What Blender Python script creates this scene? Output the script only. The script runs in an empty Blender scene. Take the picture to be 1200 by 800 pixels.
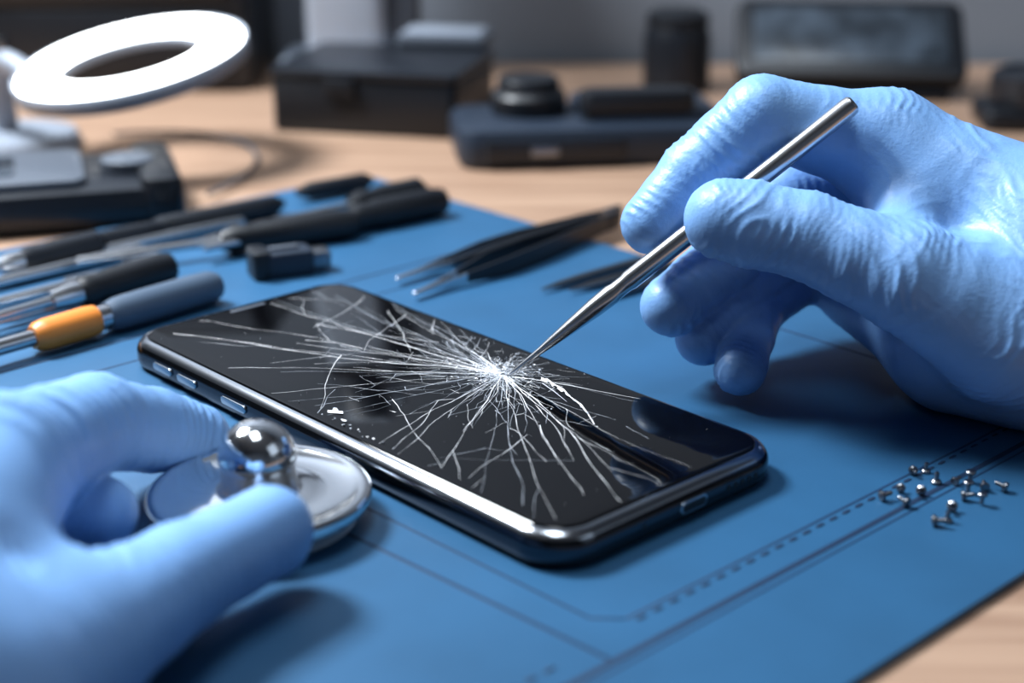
import bpy, bmesh, math, random
import numpy as np
from mathutils import Vector, Matrix
from mathutils.geometry import delaunay_2d_cdt
random.seed(11)
SC=bpy.context.scene
# ------------------------------------------------------------------ materials
def mat(name,col,rough=.5,metal=0.,bump=None,var=None,coat=0.,trans=0.,emit=None,sss=0.,spec=.5,sheen=0.):
    m=bpy.data.materials.new(name); m.use_nodes=True
    nt=m.node_tree; b=nt.nodes['Principled BSDF']
    b.inputs['Base Color'].default_value=(*col,1); b.inputs['Roughness'].default_value=rough
    b.inputs['Metallic'].default_value=metal; b.inputs['Coat Weight'].default_value=coat
    b.inputs['Transmission Weight'].default_value=trans; b.inputs['Specular IOR Level'].default_value=spec
    b.inputs['Sheen Weight'].default_value=sheen
    if sss: 
        b.inputs['Subsurface Weight'].default_value=sss; b.inputs['Subsurface Radius'].default_value=(.4,.7,1.); b.inputs['Subsurface Scale'].default_value=.004
    if emit: b.inputs['Emission Color'].default_value=(*emit[:3],1); b.inputs['Emission Strength'].default_value=emit[3]
    tc=nt.nodes.new('ShaderNodeTexCoord')
    if bump:
        n=nt.nodes.new('ShaderNodeTexNoise'); n.inputs['Scale'].default_value=bump[0]; n.inputs['Detail'].default_value=4
        nt.links.new(tc.outputs['Object'],n.inputs['Vector'])
        bp=nt.nodes.new('ShaderNodeBump'); bp.inputs['Strength'].default_value=bump[1]; bp.inputs['Distance'].default_value=bump[2] if len(bump)>2 else .0003
        nt.links.new(n.outputs['Fac'],bp.inputs['Height']); nt.links.new(bp.outputs['Normal'],b.inputs['Normal'])
    if var:
        n=nt.nodes.new('ShaderNodeTexNoise'); n.inputs['Scale'].default_value=var[0]; n.inputs['Detail'].default_value=5
        nt.links.new(tc.outputs['Object'],n.inputs['Vector'])
        r=nt.nodes.new('ShaderNodeValToRGB'); r.color_ramp.elements[0].position=.3; r.color_ramp.elements[1].position=.7
        r.color_ramp.elements[0].color=(*[c*(1-var[1]) for c in col],1); r.color_ramp.elements[1].color=(*[min(1,c*(1+var[1])) for c in col],1)
        nt.links.new(n.outputs['Fac'],r.inputs['Fac']); nt.links.new(r.outputs['Color'],b.inputs['Base Color'])
    return m
M={}
M['glove']=mat('nitrile_glove',(.205,.385,.68),.42,bump=(1100,.45,.00022),var=(60,.06),sss=.08,spec=.42)
M['mat']=mat('blue_rubber',(.027,.112,.225),.48,bump=(1500,.35,.00015),var=(25,.10))
M['seam_shade_thread']=mat('blue_seam_shade_thread',(.005,.024,.065),.6)  # darker blue: painted shade of the wide seams, also the stitching thread
M['seam_shade']=mat('blue_seam_shade',(.007,.036,.092),.55)  # dark blue that paints the shade in the seam lines
M['black']=mat('black_plastic',(.006,.008,.012),.42,bump=(600,.3,.0002))
M['blacks']=mat('black_satin',(.010,.013,.019),.36)
M['grey']=mat('grey_plastic',(.085,.10,.125),.45)
M['mgrey']=mat('mid_grey_plastic',(.24,.27,.32),.45)
M['navy']=mat('navy_plastic',(.018,.028,.046),.42)
M['lgrey']=mat('light_grey_plastic',(.50,.57,.67),.45)
M['steel']=mat('brushed_steel',(.62,.63,.65),.24,1.,bump=(700,.1,.0001))
M['dsteel']=mat('dark_steel',(.25,.26,.28),.3,1.)
M['chrome']=mat('chrome',(.80,.82,.84),.12,1.)
M['rim']=mat('phone_rim',(.46,.49,.53),.17,1.)
M['side']=mat('phone_side',(.075,.085,.10),.14,1.)
M['glass']=mat('phone_glass',(.001,.001,.0015),.035,spec=.30)
M['crack']=mat('crack_white',(.97,.98,1.),.3)
M['crack2']=mat('crack_grey',(.50,.54,.60),.3)
M['crack3']=mat('crack_dim',(.18,.20,.23),.35)
M['orange']=mat('orange_plastic',(.75,.26,.05),.4)
M['bluegrey']=mat('blue_grey_handle',(.075,.11,.16),.4)
M['rubber']=mat('clear_rubber',(.35,.4,.45),.25)
M['sleeve']=mat('sleeve_fabric',(.03,.035,.05),.85,bump=(2500,.6,.0004))
M['ring']=mat('lamp_diffuser',(.9,.9,.9),.4,emit=(.95,.98,1.,9.))
M['wall']=mat('wall_paint',(.23,.255,.295),.8,bump=(120,.1,.0005),var=(3,.05))
M['floor']=mat('floor_vinyl',(.12,.12,.13),.6,var=(8,.15))
M['ceil']=mat('ceiling_paint',(.5,.52,.55),.8)
M['lcd']=mat('lcd_screen',(.035,.046,.060),.25,var=(45,.8))
def wood():
    m=bpy.data.materials.new('desk_wood'); m.use_nodes=True; nt=m.node_tree; b=nt.nodes['Principled BSDF']; b.inputs['Roughness'].default_value=.42
    tc=nt.nodes.new('ShaderNodeTexCoord'); mp=nt.nodes.new('ShaderNodeMapping'); mp.inputs['Scale'].default_value=(6,90,10); mp.inputs['Rotation'].default_value=(0,0,.25)
    n=nt.nodes.new('ShaderNodeTexNoise'); n.inputs['Scale'].default_value=1.6; n.inputs['Detail'].default_value=8; n.inputs['Distortion'].default_value=.6
    r=nt.nodes.new('ShaderNodeValToRGB'); r.color_ramp.elements[0].position=.3; r.color_ramp.elements[0].color=(.30,.185,.125,1); r.color_ramp.elements[1].position=.72; r.color_ramp.elements[1].color=(.48,.33,.235,1)
    bp=nt.nodes.new('ShaderNodeBump'); bp.inputs['Strength'].default_value=.15; bp.inputs['Distance'].default_value=.0003
    L=nt.links.new; L(tc.outputs['Object'],mp.inputs['Vector']); L(mp.outputs['Vector'],n.inputs['Vector']); L(n.outputs['Fac'],r.inputs['Fac']); L(r.outputs['Color'],b.inputs['Base Color']); L(n.outputs['Fac'],bp.inputs['Height']); L(bp.outputs['Normal'],b.inputs['Normal'])
    return m
M['wood']=wood()
# ------------------------------------------------------------------ mesh helpers
def mkobj(name,verts,faces,mats,fm=None,smooth=True,mw=None,parent=None,auto=None):
    me=bpy.data.meshes.new(name); me.from_pydata([tuple(v) for v in verts],[],faces); 
    for m in (mats if isinstance(mats,(list,tuple)) else [mats]): me.materials.append(M[m] if isinstance(m,str) else m)
    if fm: me.polygons.foreach_set('material_index',fm)
    me.polygons.foreach_set('use_smooth',[smooth]*len(me.polygons))
    me.update()
    o=bpy.data.objects.new(name,me); SC.collection.objects.link(o)
    if auto is not None:
        me.set_sharp_from_angle(angle=math.radians(auto))
    if parent: o.parent=parent
    if mw is not None: o.matrix_local=mw
    return o
def empty(name,loc=(0,0,0),rz=0,mw=None):
    e=bpy.data.objects.new(name,None); e.empty_display_size=.02; SC.collection.objects.link(e)
    e.matrix_world=mw if mw is not None else Matrix.Translation(loc)@Matrix.Rotation(rz,4,'Z')
    return e
def aim(a,b):
    a=Vector(a);b=Vector(b); return Matrix.Translation(a)@(b-a).to_track_quat('Z','Y').to_matrix().to_4x4()
def lathe(name,prof,mats,seg=32,mw=None,parent=None,fmz=None,auto=35,sq=1.0,closed=True):
    V=[];F=[];fm=[]
    for r,z in prof:
        for i in range(seg):
            a=2*math.pi*i/seg; V.append((r*math.cos(a),r*math.sin(a)*sq,z))
    for j in range(len(prof)-1):
        for i in range(seg):
            F.append((j*seg+i,j*seg+(i+1)%seg,(j+1)*seg+(i+1)%seg,(j+1)*seg+i)); fm.append(fmz[j] if fmz else 0)
    if closed:
        F.append(tuple(reversed(range(seg)))); fm.append(fmz[0] if fmz else 0)
        F.append(tuple(range((len(prof)-1)*seg,len(prof)*seg))); fm.append(fmz[-1] if fmz else 0)
    return mkobj(name,V,F,mats,fm,True,mw,parent,auto)
def rrect(L,W,R,n=10):
    R=max(R,1e-5); pts=[]
    for cx,cy,a0 in ((L/2-R,W/2-R,0),(-L/2+R,W/2-R,90),(-L/2+R,-W/2+R,180),(L/2-R,-W/2+R,270)):
        for i in range(n+1):
            a=math.radians(a0+90*i/n); pts.append((cx+R*math.cos(a),cy+R*math.sin(a)))
    return pts
def loft(name,L,W,R,prof,mats,fmz=None,mw=None,parent=None,n=10,auto=40,cap=True):
    V=[];F=[];fm=[]
    for ins,z in prof:
        for x,y in rrect(L-2*ins,W-2*ins,R-ins,n): V.append((x,y,z))
    k=4*(n+1)
    for j in range(len(prof)-1):
        for i in range(k):
            F.append((j*k+i,j*k+(i+1)%k,(j+1)*k+(i+1)%k,(j+1)*k+i)); fm.append(fmz[j] if fmz else 0)
    F.append(tuple(reversed(range(k)))); fm.append(fmz[0] if fmz else 0)
    F.append(tuple(range((len(prof)-1)*k,len(prof)*k))); fm.append(fmz[-1] if fmz else 0)
    return mkobj(name,V,F,mats,fm,True,mw,parent,auto)
def slab(name,L,W,H,R,b,mats,mw=None,parent=None,fmz=None):
    b=min(b,H/2.2); q=.29*b
    return loft(name,L,W,R,[(b,0),(q,q),(0,b),(0,H-b),(q,H-q),(b,H)],mats,fmz,mw,parent,6)
def tube(name,pts,r,m,parent=None,taper=None):
    c=bpy.data.curves.new(name,'CURVE'); c.dimensions='3D'; s=c.splines.new('NURBS'); s.points.add(len(pts)-1)
    for i,p in enumerate(pts):
        s.points[i].co=(*p,1); s.points[i].radius=taper[i] if taper else 1
    s.use_endpoint_u=True; s.order_u=4 if len(pts)>3 else 2; c.bevel_depth=r; c.bevel_resolution=5; c.resolution_u=16; c.use_fill_caps=True
    o=bpy.data.objects.new(name+'_c',c); SC.collection.objects.link(o)
    dg=bpy.context.evaluated_depsgraph_get(); me=bpy.data.meshes.new_from_object(o.evaluated_get(dg)); bpy.data.objects.remove(o)
    me.name=name; me.materials.clear(); me.materials.append(M[m])
    for p in me.polygons: p.use_smooth=True; p.material_index=0
    o=bpy.data.objects.new(name,me); SC.collection.objects.link(o)
    if parent: 
        o.parent=parent; o.matrix_parent_inverse=parent.matrix_world.inverted()
    return o
T=Matrix.Translation
def RZ(a): return Matrix.Rotation(a,4,'Z')
def RX(a): return Matrix.Rotation(a,4,'X')
def RY(a): return Matrix.Rotation(a,4,'Y')
# ------------------------------------------------------------------ room
def box(name,x0,x1,y0,y1,z0,z1,m):
    V=[(x,y,z) for x in (x0,x1) for y in (y0,y1) for z in (z0,z1)]
    return mkobj(name,V,[(0,1,3,2),(4,6,7,5),(0,4,5,1),(2,3,7,6),(0,2,6,4),(1,5,7,3)],m,smooth=False)
box('floor',-1.6,1.6,-1.7,.98,-.80,-.75,'floor')
box('ceiling',-1.6,1.6,-1.7,.98,1.75,1.80,'ceil')
box('wall_back',-1.6,1.6,.90,.98,-.75,1.75,'wall')
box('wall_left',-1.68,-1.6,-1.7,.98,-.75,1.75,'wall')
box('wall_right',1.6,1.68,-1.7,.98,-.75,1.75,'wall')
box('wall_front',-1.6,1.6,-1.78,-1.7,-.75,1.75,'wall')
desk=empty('desk',(0,.35,0))
slab('top',1.5,1.08,.03,.01,.002,'wood',T((0,0,-.03)),desk)
for i,(x,y) in enumerate(((-.68,-.47),(.68,-.47),(-.68,.47),(.68,.47))):
    slab('leg_%d'%(i+1),.05,.05,.72,.004,.002,'grey',T((x,y,-.75)),desk)
# ------------------------------------------------------------------ work mat (frame aligned with the phone)
PH=(-.0218,.3632); PA=-.8199
work=empty('repair_mat',(PH[0],PH[1],0),PA)
u0,u1,v0,v1=-.215,.145,-.19,.147
slab('sheet',u1-u0,v1-v0,.002,.004,.0006,['mat'],T(((u0+u1)/2,(v0+v1)/2,0)),work)
def strip(name,a,b,w,m,z=.00205,h=.0001):  # thin dark strip laid on the sheet; its colour stands for groove shade
    a=Vector((*a,z-h));b=Vector((*b,z-h)); d=(b-a); L=d.length; an=math.atan2(d.y,d.x)
    return slab(name,L,w,h+.00003,w*.45,.00002,m,T((a+b)/2)@RZ(an),work)
def stitches(name,a,b,m='seam_shade_thread',dash=.0030,gap=.0018,w=.0008):
    a=Vector((*a,0));b=Vector((*b,0)); L=(b-a).length; d=(b-a)/L; n=Vector((-d.y,d.x,0)); V=[];F=[]; s=0
    while s+dash<L:
        k=len(V)
        for (q,wd,z) in ((0,.3,.0021),(.25,1,.0022),(.75,1,.0022),(1,.3,.0021)):
            p=a+d*(s+dash*q)
            V+= [p+n*w/2*wd+Vector((0,0,z)),p-n*w/2*wd+Vector((0,0,z))]
        for j in range(3): F.append((k+2*j,k+2*j+1,k+2*j+3,k+2*j+2))
        s+=dash+gap
    return mkobj(name,V,F,m,parent=work)
strip('groove_shade_1',(.111,v0+.004),(.111,v1-.004),.0015,'seam_shade_thread')
strip('groove_shade_2',(.1133,v0+.004),(.1133,v1-.004),.0006,'seam_shade')
strip('groove_shade_3',(-.105,v0+.004),(-.105,v1-.004),.0010,'seam_shade_thread')
strip('groove_shade_4',(-.088,-.18),(-.088,v1-.01),.0008,'seam_shade')
strip('groove_shade_5',(-.08,-.045),(.097,-.040),.0007,'seam_shade')
strip('groove_shade_6',(-.08,-.060),(.110,-.048),.0010,'seam_shade')
strip('groove_shade_7',(.102,-.035),(.102,.14),.0007,'seam_shade')
strip('groove_shade_8',(.097,-.040),(.102,-.035),.0007,'seam_shade')
stitches('stitching_1',(.1037,-.034),(.1037,.14))
stitches('stitching_2',(.1050,-.185),(.1050,-.056))
strip('groove_shade_9',(.01,.121),(.10,.121),.0010,'seam_shade')
# ------------------------------------------------------------------ smartphone
PL,PW=.1730,.0760
phone=empty('cracked_smartphone',(PH[0]-.0003,PH[1]+.0044,.002),PA)
loft('body',PL,PW,.0120,[(.0030,0),(.0014,.0004),(.0004,.0014),(0,.0028),(0,.0050),(.0003,.0060),(.0008,.0068),(.0017,.0077),(.0027,.0082),(.0033,.0083)],['side','rim'],[0,0,0,0,0,0,1,1,1],parent=phone,n=16)
loft('glass',PL,PW,.0120,[(.0032,.0070),(.0032,.0083),(.0036,.0086),(.0044,.0087)],['glass'],parent=phone,n=16)
for i,(u,l) in enumerate(((-.064,.009),(-.052,.009),(-.030,.011))):
    slab('button_%d'%(i+1),l,.0022,.0009,.001,.0003,'rim',T((u,-PW/2+.0003,.0042))@RX(math.pi/2),phone)
slab('usb_port',.0090,.0030,.0004,.0015,.0001,'rim',T((PL/2-.0002,.004,.0040))@RZ(math.pi/2)@RX(math.pi/2),phone)
slab('usb_slot',.0078,.0020,.0005,.001,.0001,'black',T((PL/2-.0002,.004,.0040))@RZ(math.pi/2)@RX(math.pi/2),phone)
for i in range(5):
    lathe('speaker_hole_%d'%(i+1),[(.0007,0),(.0007,.0004)],'black',12,T((PL/2-.0003,.016+i*.0024,.0040))@RY(math.pi/2),phone)
lathe('mic_hole',[(.0006,0),(.0006,.0004)],'black',12,T((PL/2-.0003,-.012,.0040))@RY(math.pi/2),phone)
slab('earpiece',.0014,.012,.0001,.0006,.00003,'grey',T((-PL/2+.0066,0,.0087)),phone)
# cracks: raised splintered glass lines
cu,cv=.0094,.0182; HZ=.00874
VV=[[],[],[]];FF=[[],[],[]]
UM,VM=PL/2-.0047,PW/2-.0046
def inside(p): return abs(p[0])<UM and abs(p[1])<VM
def ribbon(pts,w,k,w2=None):
    if len(pts)<2: return
    V=VV[k];F=FF[k]; n=len(pts); b=len(V)
    for i,p in enumerate(pts):
        q0=pts[max(0,i-1)];q1=pts[min(n-1,i+1)]; dx,dy=q1[0]-q0[0],q1[1]-q0[1]; l=math.hypot(dx,dy) or 1
        ww=(w+(w2-w)*i/(n-1) if w2 is not None else w)*random.uniform(.4,1.6)/2; nx,ny=-dy/l*ww,dx/l*ww
        V+= [(p[0]+nx,p[1]+ny,HZ),(p[0],p[1],HZ+ww*.5),(p[0]-nx,p[1]-ny,HZ)]
        if i<n-1:
            c=b+3*i; F+= [(c,c+3,c+4,c+1),(c+1,c+4,c+5,c+2)]
def walk(p,a,L,jit=.10,step=.004,curv=0):
    pts=[p]; s=0; a0=a
    while s<L:
        st=min(step*random.uniform(.5,1.4),L-s+1e-5); a=a0+(a-a0)*.6+random.gauss(0,jit)+curv*st
        p=(p[0]+st*math.cos(a),p[1]+st*math.sin(a)); s+=st
        if not inside(p): break
        pts.append(p)
    return pts,a
rad=[]
targets=[(-.074,-.028),(-.080,-.012),(-.081,.004),(-.081,.012),(-.081,.022),(-.076,.033),(-.062,.033),(-.050,.033),(-.040,.033),(-.028,.033),(.077,-.0281),(.069,-.0055),(.0406,-.032),(.080,.010),(.0255,-.0335),(-.0324,-.0211),(.058,-.031),(-.010,-.033),(-.06,-.018),(-.07,.026),(-.045,-.006),(.058,-.012),(-.022,-.032),(.068,-.030),(.0,-.030),(.045,.031),(.033,-.033),(.081,-.012),(-.042,-.030)]
for tu,tv in targets:
    a=math.atan2(tv-cv,tu-cu); L=math.hypot(tu-cu,tv-cv)
    rad.append((a,L,1))
for i in range(76):
    a=random.choice([random.uniform(-math.pi,math.pi),random.gauss(math.pi-.05,.5),random.gauss(-1.2,.7)])
    a=(a+math.pi)%(2*math.pi)-math.pi
    rad.append((a,random.choice([.006,.010,.014,.018,.022,.03,.04])*random.uniform(.7,1.2),0))
for n_,(a,L,main) in enumerate(rad):
    r0=random.uniform(.0002,.002); pts,ae=walk((cu+r0*math.cos(a),cv+r0*math.sin(a)),a,L,.07 if main else .13,.003)
    k=random.choice([0,0,1]) if main else random.choice([0,1,1,2])
    w=random.choice([.00006,.00009,.00014]) if main else .00008
    ribbon(pts,w*1.3,k,w*.6)
    if len(pts)>4:
        for _ in range(random.choice([1,2,3]) if main else random.choice([0,0,1])):
            j=random.randrange(2,len(pts)-1); d=math.atan2(pts[j][1]-pts[j-1][1],pts[j][0]-pts[j-1][0])
            q,_a=walk(pts[j],d+random.choice([-1,1])*random.uniform(.2,.8),random.uniform(.005,.022),.12,.0025); ribbon(q,.00008,random.choice([0,1,1]),.00005)
# shattered web: Delaunay mesh of points in (log r, angle) space, stretched radially
rmin,rmax,kk=.0009,.060,.80
P2=[]; 
for i in range(900):
    q=random.random()**1.1; r=rmin*(rmax/rmin)**q; th=random.uniform(-math.pi,math.pi)
    if random.random()<.25: th=math.pi+random.gauss(0,.7)
    th=(th+math.pi)%(2*math.pi)-math.pi
    P2.append((kk*math.log(r/rmin),th))
res=delaunay_2d_cdt([Vector(p) for p in P2],[],[],0,1e-5)
for a,b in res[1]:
    pa,pb=res[0][a],res[0][b]
    if (pa-pb).length>.9: continue
    r1,r2=rmin*math.exp(pa[0]/kk),rmin*math.exp(pb[0]/kk); rm=(r1+r2)/2
    if random.random()>(.80 if rm<.006 else .68 if rm<.012 else .42 if rm<.018 else .20 if rm<.03 else .10): continue
    n=3; pts=[]
    A=(cu+r1*math.cos(pa[1]),cv+r1*math.sin(pa[1])); B=(cu+r2*math.cos(pb[1]),cv+r2*math.sin(pb[1])); l=math.dist(A,B)
    for t in range(n+1):
        q=t/n; j=l*.05*(0 if t in(0,n) else 1)
        pts.append((A[0]+(B[0]-A[0])*q+random.uniform(-j,j),A[1]+(B[1]-A[1])*q+random.uniform(-j,j)))
    if all(inside(p) for p in pts):
        w=.00010 if rm<.008 else .00007
        ribbon(pts,w*random.choice([.7,1,1.7]),random.choice([0,1,1,2]) if rm<.010 else random.choice([0,1,1,2]))
for a,b in (((.0034,-.0135),(.0416,-.032)),((.012,-.006),(.028,-.032)),((-.055,.006),(-.02,.022)),((-.05,.028),(-.02,.010)),((-.03,-.004),(-.005,-.031)),((.03,.01),(.06,-.006)),((.04,.002),(.072,-.02)),((-.045,.031),(-.028,.002)),((-.065,.031),(-.052,.004)),((.042,-.004),(.050,-.030))):
    an=math.atan2(b[1]-a[1],b[0]-a[0]); q,_a=walk(a,an,math.dist(a,b),.09,.003); ribbon(q,.00013,0,.00007)
def chip(c,s,k,asp=1,ang=None):
    V=VV[k];F=FF[k]; b=len(V); n=random.choice([3,4,5]); a0=random.uniform(0,6.28); an=ang if ang is not None else random.uniform(0,3.14)
    for i in range(n):
        a=a0+2*math.pi*i/n+random.uniform(-.3,.3); x=s*math.cos(a)*asp;y=s*math.sin(a)
        V.append((c[0]+x*math.cos(an)-y*math.sin(an),c[1]+x*math.sin(an)+y*math.cos(an),HZ+random.uniform(0,.0003)))
    F.append(tuple(range(b,b+n)))
for i in range(260):
    r=abs(random.gauss(0,.0070)); a=random.uniform(0,6.28); p=(cu+r*math.cos(a)*1.2,cv+r*math.sin(a))
    if inside(p): chip(p,random.uniform(.00006,.00028),random.choice([0,1,1,2]),random.uniform(1,2.5))
for i in range(200):
    p=(random.gauss(0,.04),random.gauss(.002,.018))
    if inside(p): chip(p,random.uniform(.00004,.00009),random.choice([0,1]))
for i in range(18): chip((random.gauss(.010,.008),-.0318+random.gauss(0,.0006)),random.uniform(.0001,.0003),random.choice([0,1]),1.6)
chip((.0005,-.0290),.0010,0,2.6,.5); chip((-.0005,-.0280),.0007,1,2,-.2); chip((.006,-.0305),.0005,0,2.2,.1)
for t in range(9):
    q=t/8; chip((.0200+.030*q,.0228-.012*q+.002*math.sin(q*3)),.0007*(1-q*.75),random.choice([0,1,1]),3.0,-.38)
ribbon([(.0195,.0240),(.0235,.0228),(.0275,.0222),(.032,.0200),(.0375,.0183),(.043,.0153),(.0485,.0118)],.0009,0,.0002)
ribbon([(.021,.0212),(.027,.0195),(.034,.0170)],.0003,1,.0001)
for k,n in enumerate(('crack_lines','crack_lines_fine','crack_crazing')):
    mkobj(n,VV[k],FF[k],['crack','crack2','crack3'][k],smooth=False,parent=phone)
# ------------------------------------------------------------------ steel pick tool
tp=Vector((-.0007,.3719,.0109)); te=Vector((.0846,.3805,.0797)); LT=(te-tp).length
lathe('metal_spudger',[(.00025,0),(.0006,.002),(.0009,.010),(.0013,.014),(.0018,.020),(.0024,.028),(.0026,.0335),(.0023,.035),(.0023,.038),(.0026,.0395),(.0026,.060),(.0026,LT-.002),(.0024,LT-.0006),(.0018,LT)],'steel',32,aim(tp,te))
# ------------------------------------------------------------------ suction cup / opening disc
cup=empty('suction_cup',(-.0552,.307,.002))
lathe('base',[(.0150,0),(.0205,.0004),(.0215,.0012),(.0200,.0025),(.0170,.004)],'rubber',64,parent=cup)
lathe('plate',[(.0165,.0030),(.0222,.0036),(.0240,.0048),(.0245,.0062),(.0243,.0074),(.0236,.0081),(.0226,.0083),(.0215,.0079),(.0200,.0072),(.0150,.0069),(.0120,.0072),(.0102,.0080)],'chrome',96,parent=cup)
lathe('neck',[(.0102,.0070),(.0096,.0078),(.0088,.0086),(.0084,.0095),(.0081,.013),(.0082,.0138)],'steel',64,parent=cup)
lathe('knob',[(.0080,.0132)]+[(.0085*math.cos(math.radians(a)),.0152+.0085*math.sin(math.radians(a))) for a in range(-5,90,8)]+[(.0002,.0237)],'chrome',64,parent=cup)
# ------------------------------------------------------------------ screws
V=[];F=[]
def addscrew(x,y,s,an,stand):
    b=len(V); seg=14
    prof=[(.0011,0),(.0013,.0002),(.0013,.0007),(.0009,.0011),(.00055,.0011),(.0006,.0014),(.0005,.0017),(.0006,.0020),(.0005,.0023),(.0006,.0026),(.0004,.0031)]
    mw=T((x,y,.002))@RZ(an)@((RX(math.pi)@T((0,0,-.0031))) if stand==2 else (Matrix.Identity(4) if stand else T((0,0,.0013*s))@RX(-math.pi/2*.88)))@Matrix.Scale(s,4)
    for r,z in prof:
        for i in range(seg):
            a=2*math.pi*i/seg; V.append(mw@Vector((r*math.cos(a),r*math.sin(a),z)))
    for j in range(len(prof)-1):
        for i in range(seg): F.append((b+j*seg+i,b+j*seg+(i+1)%seg,b+(j+1)*seg+(i+1)%seg,b+(j+1)*seg+i))
    F.append(tuple(reversed(range(b,b+seg)))); F.append(tuple(range(b+(len(prof)-1)*seg,b+len(prof)*seg)))
for (X,Y) in [(.0830,.3165),(.0885,.3130),(.0917,.3045),(.0955,.3062),(.0981,.3118),(.0932,.3199),(.0938,.3310),(.0972,.3318),(.1018,.3245),(.1014,.3170),(.1054,.3145),(.1080,.3212),(.1060,.3262),(.1130,.3210),(.0981,.3258),(.0888,.3215),(.1040,.3208)]:
    addscrew(X,Y,random.uniform(.8,1.0),random.uniform(0,6.28),random.choice([0,0,0,2,1]))
mkobj('screws',V,F,'dsteel',auto=40)
# ------------------------------------------------------------------ tools lying on the mat
def tool(name,parts,p0,p1,z0=None):
    e=empty(name,mw=aim(p0,p1))
    for n,prof,m in parts: lathe(n,prof,m,28,parent=e)
    return e
tool('precision_screwdriver',[('shaft',[(.0022,-.05),(.0024,.004)],'steel'),
 ('collar',[(.0032,.002),(.0042,.0035),(.0046,.006),(.0047,.020),(.0044,.0225)],'orange'),
 ('ferrule',[(.0037,.022),(.0037,.027)],'steel'),
 ('handle',[(.0042,.0265),(.0050,.030),(.0052,.040),(.0052,.058),(.0050,.064),(.0040,.0665),(.001,.0672)],'bluegrey')],(-.1360,.4085,.0072),(-.0892,.4608,.0072))
tool('precision_screwdriver',[('shaft',[(.0012,-.035),(.0016,.0),(.0018,.004)],'steel'),('ferrule',[(.003,.002),(.0038,.008),(.0038,.012)],'steel'),
 ('handle',[(.0040,.012),(.0051,.015),(.0044,.019),(.0051,.023),(.0051,.042),(.0046,.047),(.0018,.0485)],'black')],(-.1400,.4405,.0072),(-.1066,.4811,.0072))
tool('precision_screwdriver',[('shaft',[(.0014,-.01),(.0016,.040)],'steel'),
 ('handle',[(.0030,.038),(.0052,.043),(.0046,.048),(.0053,.052),(.0053,.082),(.0045,.087),(.0015,.088)],'black')],(-.1325,.4878,.0073),(-.0599,.5262,.0073))
tool('precision_screwdriver',[('shaft',[(.0013,-.02),(.0015,.038)],'steel'),
 ('handle',[(.0030,.036),(.0052,.041),(.0046,.046),(.0054,.050),(.0054,.074),(.0044,.079),(.0015,.080)],'black')],(-.0871,.5090,.0074),(-.0192,.5640,.0074))
tool('precision_screwdriver',[('shaft',[(.0013,-.01),(.0015,.028)],'steel'),
 ('handle',[(.0030,.026),(.0048,.031),(.0042,.036),(.0050,.040),(.0050,.058),(.0015,.062)],'black')],(-.0790,.5360,.0070),(-.0279,.5820,.0070))
tool('precision_screwdriver',[('shaft',[(.0013,-.02),(.0015,.012)],'steel'),('ferrule',[(.003,.010),(.0038,.014),(.0038,.018)],'steel'),
 ('handle',[(.0036,.017),(.0046,.021),(.0040,.025),(.0047,.029),(.0047,.046),(.0015,.050)],'blacks')],(-.1720,.4700,.0070),(-.1380,.5060,.0070))
tool('nylon_pry_tool',[('bar',[(.0014,0),(.0034,.006),(.0038,.045),(.0036,.052),(.0012,.056)],'blacks')],(-.1288,.5252,.006),(-.0854,.5594,.006))
tool('nylon_pry_tool',[('bar',[(.0014,0),(.0032,.006),(.0034,.030),(.0010,.034)],'blacks')],(-.0820,.5750,.006),(-.0538,.5959,.006))
tool('dental_pick',[('shaft',[(.0006,0),(.0018,.008),(.0020,.040),(.0022,.075),(.001,.078)],'steel')],(-.1800,.4520,.0044),(-.1249,.5075,.0044))
tool('dental_pick',[('shaft',[(.0006,0),(.0016,.008),(.0020,.040),(.0020,.073),(.001,.075)],'steel')],(-.1680,.4380,.0044),(-.1131,.4925,.0044))
tool('dental_pick',[('shaft',[(.0006,0),(.0014,.008),(.0018,.04),(.0018,.07),(.001,.072)],'steel')],(-.1510,.4950,.0042),(-.1000,.5400,.0042))
tool('dental_pick',[('shaft',[(.0006,0),(.0014,.008),(.0018,.04),(.0018,.055),(.001,.057)],'steel')],(-.1090,.5150,.0042),(-.0680,.5540,.0042))
tool('dental_pick',[('shaft',[(.0006,0),(.0014,.008),(.0018,.04),(.0018,.058),(.001,.060)],'steel')],(-.1530,.4300,.0042),(-.1130,.4740,.0042))
tool('nylon_pry_tool',[('bar',[(.0012,0),(.0030,.006),(.0033,.045),(.0031,.052),(.0012,.056)],'blacks')],(-.1640,.4920,.006),(-.1240,.5250,.006))
ho=empty('wire_hook',(-.1230,.4950,.0040))
tube('wire',[(-.1290,.4890,.004),(-.1250,.4945,.004),(-.1205,.4985,.004),(-.1165,.4960,.004),(-.1170,.4915,.004),(-.1215,.4890,.004),(-.1300,.4840,.004),(-.1430,.4720,.004)],.0010,'steel',ho)
cn=empty('battery_connector',(-.0745,.4860,.002),.42)
slab('body',.018,.011,.0085,.002,.0012,'navy',parent=cn)
slab('plug',.007,.008,.0055,.001,.0006,'dsteel',T((.0115,0,.0015)),cn)
slab('cap',.006,.012,.0095,.002,.001,'black',T((-.0085,0,0)),cn)
slab('ridge',.010,.003,.001,.001,.0004,'grey',T((0,0,.0085)),cn)
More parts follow.
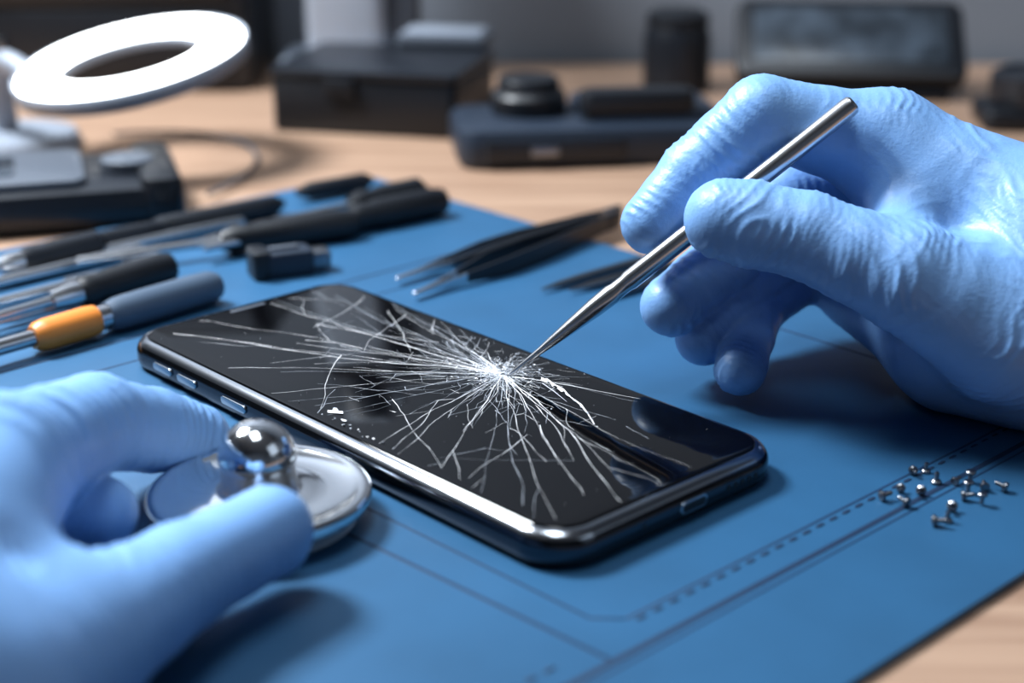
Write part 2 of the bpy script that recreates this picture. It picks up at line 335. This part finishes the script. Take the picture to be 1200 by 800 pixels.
def tweezers(p0,p1,m,spread=.006):
    p0=Vector(p0);p1=Vector(p1); L=(p1-p0).length; e=empty('tweezers',mw=aim(p0,p1))
    for s,n in ((1,'arm_a'),(-1,'arm_b')):
        pts=[(0,.0003),(.010,.0008),(.022,.0022),(.040,spread*.55),(.058,spread*.5),(L*.86,.0012),(L,.0006)]
        wd=[.0006,.0012,.0022,.0042,.0046,.0040,.0030]
        V=[];F=[]
        for (q,o),w in zip(pts,wd):
            for a,b in ((-w,-.0005),(w,-.0005),(w,.0005),(-w,.0005)): V.append((s*o+b, a*.75, q))
        for j in range(len(pts)-1):
            for i in range(4): F.append((4*j+i,4*j+(i+1)%4,4*j+4+(i+1)%4,4*j+4+i))
        F+=[(3,2,1,0),tuple(range(4*len(pts)-4,4*len(pts)))]
        o=mkobj(n,V,F,[m,'steel'],fm=[1 if j<2 else 0 for j in range(len(pts)-1) for i in range(4)]+[1,0],parent=e,auto=30)
        bv=o.modifiers.new('b','BEVEL'); bv.width=.0002; bv.segments=2
    slab('joint',.0028,.006,.008,.001,.0004,m,T((0,0,L-.006)),e)
tweezers((-.0369,.4738,.0042),(.0380,.5470,.0055),'dsteel')
tweezers((-.0305,.4581,.0042),(.0370,.5370,.0060),'blacks',.009)
for a,b in (((.0094,.4650,.0035),(.0396,.4925,.0035)),((.0236,.4523,.0035),(.0449,.472,.0035)),((.0180,.4640,.0035),(.0480,.4870,.0035))):
    tool('metal_probe',[('needle',[(.0003,0),(.0011,.008),(.0014,.018),(.0014,.045),(.0006,.047)],'dsteel')],a,b)
# ------------------------------------------------------------------ background equipment
sb=empty('storage_box',(-.060,.738,0),-.22)
slab('body',.088,.076,.026,.004,.002,'black',parent=sb)
slab('lid',.090,.078,.004,.004,.0015,'blacks',T((0,0,.0255)),sb)
slab('latch',.014,.003,.008,.001,.0006,'black',T((-.01,-.0395,.018)),sb)
tr=empty('component_tray',(-.033,.778,.0296),-.15)
slab('tray',.045,.03,.006,.003,.002,'grey',parent=tr); slab('tray_inner',.039,.024,.0012,.002,.0004,'mgrey',T((0,0,.0058)),tr)
ms=empty('microscope_stand',(-.088,.838,0))
slab('foot',.07,.05,.015,.006,.003,'lgrey',parent=ms)
slab('column',.042,.034,.20,.006,.003,'lgrey',T((0,0,.014)),ms)
slab('rail',.018,.020,.17,.003,.002,'grey',T((.030,0,.014)),ms)
slab('arm',.03,.10,.022,.006,.004,'lgrey',T((0,-.03,.185)),ms)
lathe('head',[(.012,0),(.016,.004),(.016,.04),(.011,.05)],'grey',32,T((0,-.075,.150)),ms)
de=empty('hot_air_station',(.030,.668,0),.12)
slab('body',.112,.058,.017,.010,.004,'navy',parent=de)
slab('panel',.060,.004,.010,.002,.001,'blacks',T((-.015,-.029,.003)),de)
slab('upper',.060,.050,.022,.008,.004,'navy',T((.028,.006,0)),de)
slab('handle_grip',.050,.014,.012,.006,.003,'black',T((.022,-.012,.018)),de)
lathe('dial',[(.016,0),(.0165,.002),(.0165,.008),(.0150,.010),(.0135,.0105),(.0135,.014),(.0125,.0155)],'black',40,T((-.022,.008,.0165)),de)
slab('port',.012,.002,.004,.001,.0005,'dsteel',T((-.020,-.0311,.006)),de)
bt=empty('flux_bottle',(.086,.812,0))
lathe('bottle',[(.0155,0),(.0175,.002),(.0175,.026),(.0165,.031),(.0155,.034)],'blacks',40,parent=bt)
lathe('cap',[(.0155,.0335),(.0165,.035),(.0160,.039),(.0120,.0415)],'black',40,parent=bt)
tb=empty('oscilloscope_tablet',(.172,.787,.0),-.10)
mw=T((0,0,.0035))@RX(math.radians(40))
slab('frame',.116,.052,.012,.008,.003,'black',mw@T((0,.026,0)),tb)
slab('screen',.098,.036,.0006,.002,.0002,'lcd',mw@T((0,.027,.0120)),tb)
slab('stand',.06,.030,.005,.003,.001,'blacks',T((0,.030,0)),tb)
slab('foot',.10,.02,.006,.004,.002,'black',T((0,.004,0)),tb)
cam2=empty('soldering_iron_holder',(.245,.725,0),-.1)
slab('base',.05,.04,.010,.006,.003,'black',parent=cam2)
lathe('sponge_cup',[(.018,.009),(.020,.012),(.020,.024),(.017,.026),(.015,.024)],'blacks',32,parent=cam2)
ld=empty('multimeter',(-.178,.565,0),.30)
slab('body',.095,.062,.016,.010,.005,'blacks',parent=ld)
slab('face',.060,.052,.004,.006,.002,'grey',T((-.012,.0,.0150)),ld)
lathe('dial',[(.009,0),(.010,.001),(.010,.004),(.008,.005)],'grey',32,T((.034,.0,.0155)),ld)
slab('display',.030,.030,.001,.003,.0004,'lcd',T((-.022,0,.0186)),ld)
slab('bumper',.016,.064,.019,.006,.004,'black',T((.044,0,0)),ld)
cb=empty('equipment_cabinet',(-.285,.850,0))
slab('body',.30,.09,.13,.006,.004,'blacks',parent=cb)
for i in range(3):
    slab('drawer_%d'%(i+1),.28,.004,.036,.003,.001,'grey' if i==2 else 'black',T((0,-.046,.006+i*.041)),cb)
    slab('pull_%d'%(i+1),.05,.006,.006,.002,.001,'dsteel',T((0,-.050,.022+i*.041)),cb)
# ring lamp
rl=empty('ring_lamp',(-.160,.6515,0))
mwr=T((0,0,.044))@RY(math.radians(-9))@RX(math.radians(9))
def torus(name,R,prof,m,mw):
    V=[];F=[];n=80;k=len(prof)
    for i in range(n):
        a=2*math.pi*i/n
        for r,z in prof: V.append(((R+r)*math.cos(a),(R+r)*math.sin(a),z))
    for i in range(n):
        for j in range(k): F.append((i*k+j,((i+1)%n)*k+j,((i+1)%n)*k+(j+1)%k,i*k+(j+1)%k))
    mkobj(name,V,F,m,parent=rl,mw=mw)
torus('diffuser',.039,[(.0090*math.cos(t*math.pi/8),.0032*math.sin(t*math.pi/8)) for t in range(16)],'ring',mwr)
torus('housing',.039,[(-.0092,-.0018),(.0100,-.0018),(.0103,.0012),(.0108,.0012),(.0105,-.006),(-.0085,-.006)],'mgrey',mwr)
tube('arm',[(-.204,.650,.038),(-.214,.655,.044),(-.220,.665,.040),(-.222,.672,.020),(-.222,.675,.004)],.005,'mgrey',rl)
lathe('base',[(.030,0),(.031,.003),(.029,.007),(.010,.009)],'mgrey',48,T((-.062,.0235,0)),rl)
tube('cable',[(-.180,.690,.003),(-.155,.700,.003),(-.125,.690,.002),(-.108,.660,.002),(-.105,.620,.002),(-.118,.585,.003)],.0008,'grey',rl)
# ------------------------------------------------------------------ hands : implicit surfaces
def smin(a,b,k):
    h=np.clip(.5+.5*(b-a)/k,0,1); return b*(1-h)+a*h-k*h*(1-h)
class Fld:
    def __init__(s,lo,hi,h):
        s.h=h; s.lo=np.array(lo,float); s.n=np.ceil((np.array(hi)-s.lo)/h).astype(int)+1; s.cap=.012
    def new(s): return np.full(tuple(s.n),s.cap,np.float32)
    def cap_(s,G,a,b,ra,rb,k):
        a=np.array(a,float);b=np.array(b,float); m=max(ra,rb)+s.cap
        l=np.clip(np.floor((np.minimum(a,b)-m-s.lo)/s.h).astype(int),0,s.n); u=np.clip(np.ceil((np.maximum(a,b)+m-s.lo)/s.h).astype(int)+1,0,s.n)
        if (u<=l).any(): return
        ax=[(s.lo[i]+s.h*np.arange(l[i],u[i])).astype(np.float32) for i in range(3)]
        X,Y,Z=ax[0][:,None,None],ax[1][None,:,None],ax[2][None,None,:]
        d=b-a; L2=float(d@d)+1e-12
        t=np.clip(((X-a[0])*d[0]+(Y-a[1])*d[1]+(Z-a[2])*d[2])/L2,0,1)
        D=np.sqrt((X-a[0]-t*d[0])**2+(Y-a[1]-t*d[1])**2+(Z-a[2]-t*d[2])**2)-(ra+t*(rb-ra))
        sl=tuple(slice(l[i],u[i]) for i in range(3)); G[sl]=smin(G[sl],D.astype(np.float32),k)
def surfnet(Fv,lo,h):
    Fv=Fv.copy()
    for ax in range(3):
        sl=[slice(None)]*3
        for e in (0,-1): sl[ax]=e; Fv[tuple(sl)]=abs(Fv[tuple(sl)])+.001
    S=Fv<0; n=S.shape
    cnt=np.zeros(tuple(x-1 for x in n),np.int8)
    for i in (0,1):
        for j in (0,1):
            for k in (0,1): cnt+=S[i:n[0]-1+i,j:n[1]-1+j,k:n[2]-1+k]
    act=(cnt>0)&(cnt<8); ijk=np.argwhere(act); idx=np.full(act.shape,-1,np.int64); idx[act]=np.arange(len(ijk))
    acc=np.zeros((len(ijk),3)); c=np.zeros(len(ijk))
    for ax in range(3):
        o=[x for x in range(3) if x!=ax]
        for p in (0,1):
            for q in (0,1):
                A=np.zeros(3,int);A[o[0]]=p;A[o[1]]=q;B=A.copy();B[ax]=1
                pa=ijk+A;pb=ijk+B; fa=Fv[pa[:,0],pa[:,1],pa[:,2]];fb=Fv[pb[:,0],pb[:,1],pb[:,2]]
                m=(fa<0)!=(fb<0); t=fa[m]/(fa[m]-fb[m]); P=pa[m].astype(float); P[:,ax]+=t; acc[m]+=P; c[m]+=1
    verts=np.array(lo)+h*acc/c[:,None]
    faces=[]
    for ax in range(3):
        u=(ax+1)%3;v=(ax+2)%3
        s0=[slice(None)]*3;s1=[slice(None)]*3; s0[ax]=slice(0,-1);s1[ax]=slice(1,None)
        m=S[tuple(s0)]!=S[tuple(s1)]; P=np.argwhere(m)
        P=P[(P[:,u]>0)&(P[:,v]>0)&(P[:,u]<n[u]-1)&(P[:,v]<n[v]-1)]
        ins=S[P[:,0],P[:,1],P[:,2]]
        def cell(du,dv):
            Q=P.copy();Q[:,u]+=du;Q[:,v]+=dv; return idx[Q[:,0],Q[:,1],Q[:,2]]
        q=np.stack([cell(-1,-1),cell(0,-1),cell(0,0),cell(-1,0)],1); q[~ins]=q[~ins][:,::-1]; faces.append(q)
    return verts,np.concatenate(faces)
def vnoise(P):
    I=np.floor(P).astype(np.int64); f=P-I; f=f*f*f*(f*(f*6-15)+10)
    def hs(x,y,z):
        n=(x*73856093)^(y*19349663)^(z*83492791); n=(n^(n>>13))*1274126177; n=n&0x7fffffff; n=(n^(n>>15))*2246822519&0x7fffffff; return (n%100003)/100003.
    r=0
    for i in (0,1):
        for j in (0,1):
            for k in (0,1):
                r=r+hs(I[:,0]+i,I[:,1]+j,I[:,2]+k)*(f[:,0] if i else 1-f[:,0])*(f[:,1] if j else 1-f[:,1])*(f[:,2] if k else 1-f[:,2])
    return r
# stretched wrinkle field: parallel wavy folds running across direction d
def folds(V,d,lam,seed,stretch=.030):
    d=np.array(d,float);d/=np.linalg.norm(d)
    s=V@d + (vnoise(V/stretch+seed)-.5)*lam*4.5 + (vnoise(V/(stretch*.4)+seed+5)-.5)*lam*.9
    ph=s/lam; w=.5+.5*np.cos(2*math.pi*ph)
    gate=np.clip((vnoise(V/(stretch*.5)+seed*2+11)-.40)*3.0,0,1)
    return (w**2.8)*gate
def build_hand(name,fingers,palm,lo,hi,h=.0007,kf=.0010,kp=.006,amp=.0006,creases=()):
    fl=Fld(lo,hi,h); FU=fl.new(); bones=[]
    for ch in fingers:
        G=fl.new()
        for i in range(len(ch)-1):
            (a,ra),(b,rb)=ch[i],ch[i+1]; a=np.array(a);b=np.array(b); mid=(a+b)/2; rm=(ra+rb)/2*.955
            fl.cap_(G,a,mid,ra,rm,.0015); fl.cap_(G,mid,b,rm,rb,.0015); bones.append((a,b,ra,rb,1))
        FU=smin(FU,G,kf)
    PG=fl.new()
    for a,b,ra,rb in palm:
        fl.cap_(PG,a,b,ra,rb,.010); bones.append((np.array(a),np.array(b),ra,rb,0))
    G=smin(PG,FU,kp)
    V,Q=surfnet(G,fl.lo,h)
    E=np.concatenate([Q[:,[0,1]],Q[:,[1,2]],Q[:,[2,3]],Q[:,[3,0]]]); 
    deg=np.bincount(E[:,0],minlength=len(V)).astype(float)
    def lap(V):
        A=np.zeros_like(V)
        for k in range(3): A[:,k]=np.bincount(E[:,0],V[E[:,1],k],len(V))
        return A/deg[:,None]
    for _ in range(4): V=V+.5*(lap(V)-V)
    def normals(V):
        n=np.cross(V[Q[:,2]]-V[Q[:,0]],V[Q[:,3]]-V[Q[:,1]]); N=np.zeros_like(V)
        for c in range(4):
            for k in range(3): N[:,k]+=np.bincount(Q[:,c],n[:,k],len(V))
        return N/(np.linalg.norm(N,axis=1)[:,None]+1e-12)
    N=normals(V)
    W=np.zeros(len(V));Dp=np.zeros(len(V))
    dist=[]
    for a,b,ra,rb,fg in bones:
        d=b-a;L=np.linalg.norm(d)+1e-9;ax=d/L; t=np.clip((V-a)@ax/L,0,1)
        dist.append(np.linalg.norm(V-a-t[:,None]*d,axis=1)-(ra+t*(rb-ra)))
    dist=np.array(dist); dm=dist.min(0)
    for i,(a,b,ra,rb,fg) in enumerate(bones):
        w=np.exp(-(dist[i]-dm)/.0022)
        if w.max()<1e-3: continue
        d=b-a;L=np.linalg.norm(d)+1e-9;ax=d/L; s=(V-a)@ax
        if fg:
            j=np.exp(-(s/.0070)**2)+np.exp(-((s-L)/.0070)**2)
            wt=.18+.95*np.clip(j,0,1)
            f=folds(V,ax,.0032,i*3.7+1,.018)*.75+folds(V,ax+.25*np.roll(ax,1),.0019,i*2.1+4,.012)*.35
            W+=w; Dp+=w*wt*f
        else:
            W+=w; Dp+=w*.18*folds(V,ax,.0060,3.3,.030)
    disp=amp*Dp/W*(.4+1.2*vnoise(V/.022+4))
    for c,axs,sg,am,lam in creases:
        g=np.exp(-(((V-np.array(c))**2).sum(1)/sg**2)**1.5)
        disp+=am*g*(folds(V,axs,lam,c[0]*90,.026)+.45*folds(V,axs,lam*.5,c[1]*70,.016))
    disp+=(vnoise(V/.020)-.5)*.0006
    V=V+N*disp[:,None]
    V=V+.3*(lap(V)-V)
    V[:,2]=np.maximum(V[:,2],.0021+.0*V[:,2])
    return mkobj(name,V.tolist(),Q.tolist(),'glove')
# --- right hand holding the pick
RI=[((.0968,.3935,.0658),.0135),((.0640,.3927,.0741),.0103),((.0467,.3905,.0588),.0093),((.0358,.3855,.0475),.0081)]
RM=[((.1030,.4150,.0560),.013),((.0766,.4102,.0493),.0100),((.0570,.3960,.0350),.0090),((.0416,.3853,.0252),.0080)]
RR=[((.1060,.4230,.0400),.0125),((.0837,.4195,.0370),.0096),((.0622,.4014,.0254),.0086),((.0510,.3879,.0152),.0076)]
RL=[((.1040,.4198,.0232),.0115),((.0835,.4204,.0250),.0088),((.0671,.4043,.0178),.0077),((.0592,.3749,.0112),.0067)]
RT=[((.0515,.3662,.0542),.0098),((.0585,.3650,.0532),.0104),((.0715,.3621,.0512),.0106),((.0945,.3540,.0430),.0130),((.1180,.3510,.0310),.0175)]
RP=[((.0968,.3935,.0655),(.1325,.3750,.0464),.0135,.0200),((.1030,.4150,.0545),(.1330,.3760,.0430),.0130,.0190),((.1060,.4220,.0400),(.1320,.3720,.0330),.0130,.0190),
 ((.0985,.4110,.0225),(.1144,.3740,.0185),.0135,.0155),((.1144,.3740,.0185),(.1312,.3650,.0205),.0155,.0185),((.1180,.3560,.0330),(.1320,.3650,.0350),.0160,.0200),
 ((.0946,.3560,.0440),(.1000,.3880,.0560),.0080,.0100),((.1330,.3700,.0440),(.1900,.3480,.0560),.0200,.0230),((.1312,.3650,.0210),(.1900,.3440,.0380),.0185,.0220)]
gh=build_hand('gloved_hand',[RI,RM,RR,RL,RT],RP,(.020,.320,-.002),(.200,.450,.098),h=.0006,creases=[((.090,.342,.050),(1,.2,-.1),.018,.0006,.0038),((.128,.350,.050),(.8,-.2,.7),.024,.0007,.0050),((.125,.350,.022),(.6,-.2,-.8),.022,.0007,.0046),((.105,.380,.075),(.5,0,.7),.018,.0005,.0042),((.062,.354,.052),(1,0,-.15),.008,.0005,.0026),((.056,.385,.070),(.6,0,.8),.010,.0005,.0030)])
# --- left hand holding the suction cup
LI=[((-.0988,.2632,.0330),.0145),((-.0902,.3085,.0247),.0105),((-.0817,.3238,.0165),.0095),((-.0740,.3325,.0108),.0078)]
LM=[((-.1200,.2620,.0340),.0135),((-.1020,.2860,.0180),.0095),((-.0920,.2890,.0150),.0085),((-.0850,.2900,.0120),.0075)]
LR=[((-.1400,.2520,.0300),.0130),((-.1180,.2740,.0170),.0100),((-.1060,.2740,.0130),.0090),((-.0980,.2680,.0120),.0082)]
LL=[((-.1560,.2380,.0250),.0120),((-.1370,.2580,.0130),.0090),((-.1240,.2560,.0110),.0082),((-.1150,.2500,.0110),.0075)]
LT=[((-.0483,.2744,.0161),.0090),((-.0622,.2570,.0152),.0104),((-.0735,.2280,.0186),.0130),((-.0840,.1970,.0260),.0185)]
LP=[((-.0988,.2632,.0320),(-.0950,.1650,.0400),.0150,.0220),((-.1200,.2620,.0330),(-.1050,.1650,.0380),.0150,.0220),((-.1400,.2520,.0290),(-.1150,.1650,.0330),.0145,.0210),
 ((-.1560,.2380,.0230),(-.1220,.1650,.0300),.0135,.0200),((-.0800,.2200,.0200),(-.1020,.2520,.0290),.0110,.0130),((-.0840,.1970,.0260),(-.0950,.1650,.0350),.0185,.0220),
 ((-.0950,.1650,.0380),(-.1150,.0850,.0480),.0220,.0240),((-.1150,.1650,.0360),(-.1350,.0850,.0440),.0210,.0230),((-.0800,.2260,.0200),(-.1080,.2250,.0300),.0130,.0180)]
gl=build_hand('gloved_hand',[LI,LM,LR,LL,LT],LP,(-.185,.070,-.002),(-.030,.350,.080),h=.0007,creases=[((-.080,.225,.035),(.6,1,0),.024,.0009,.0045),((-.095,.275,.042),(0,1,.2),.02,.0009,.0042),((-.090,.300,.034),(.3,1,0),.012,.0006,.0034),((-.075,.245,.028),(.5,1,0),.014,.0007,.0038)])
def sleeve(parent,pts,r,taper): tube('sleeve',pts,r,'sleeve',parent,taper)
sleeve(gh,[(.186,.347,.047),(.22,.335,.056),(.28,.31,.075),(.36,.27,.10),(.45,.20,.14)],.037,[.95,1.,1.1,1.2,1.35])
sleeve(gl,[(-.124,.092,.046),(-.132,.05,.056),(-.145,-.02,.075),(-.16,-.10,.11),(-.17,-.18,.16)],.036,[.95,1.,1.1,1.2,1.35])
# ------------------------------------------------------------------ lights
def area(name,loc,tgt,sx,sy,e,col):
    l=bpy.data.lights.new(name,'AREA'); l.shape='RECTANGLE'; l.size=sx;l.size_y=sy;l.energy=e;l.color=col
    o=bpy.data.objects.new(name,l); SC.collection.objects.link(o); o.matrix_world=T(loc)@(Vector(tgt)-Vector(loc)).to_track_quat('-Z','Y').to_matrix().to_4x4(); return o
area('ceiling_light',(-.1,.3,1.6),(0,.35,0),.7,.45,12,(.84,.92,1.))
area('softbox_light',(-.46,.62,.66),(0,.36,.02),.22,.22,18,(.90,.95,1.))
area('right_area_light',(1.3,-.2,.9),(0,.4,0),.8,.8,1.5,(.72,.85,1.))  # weak cool area light from the right, no window behind it
w=bpy.data.worlds.new('world'); SC.world=w; w.use_nodes=True; w.node_tree.nodes['Background'].inputs[0].default_value=(.5,.6,.75,1); w.node_tree.nodes['Background'].inputs[1].default_value=.5
# ------------------------------------------------------------------ camera
cd=bpy.data.cameras.new('camera'); co=bpy.data.objects.new('camera',cd); SC.collection.objects.link(co); SC.camera=co
cd.sensor_width=36; cd.lens=54.57; cd.clip_start=.01; cd.clip_end=20
co.location=(0,0,.1565); co.rotation_euler=(math.radians(90-20.14),0,0)
cd.dof.use_dof=True; cd.dof.focus_distance=.388; cd.dof.aperture_fstop=7.2
SC.view_settings.view_transform='Standard'
SC.view_settings.gamma=.92
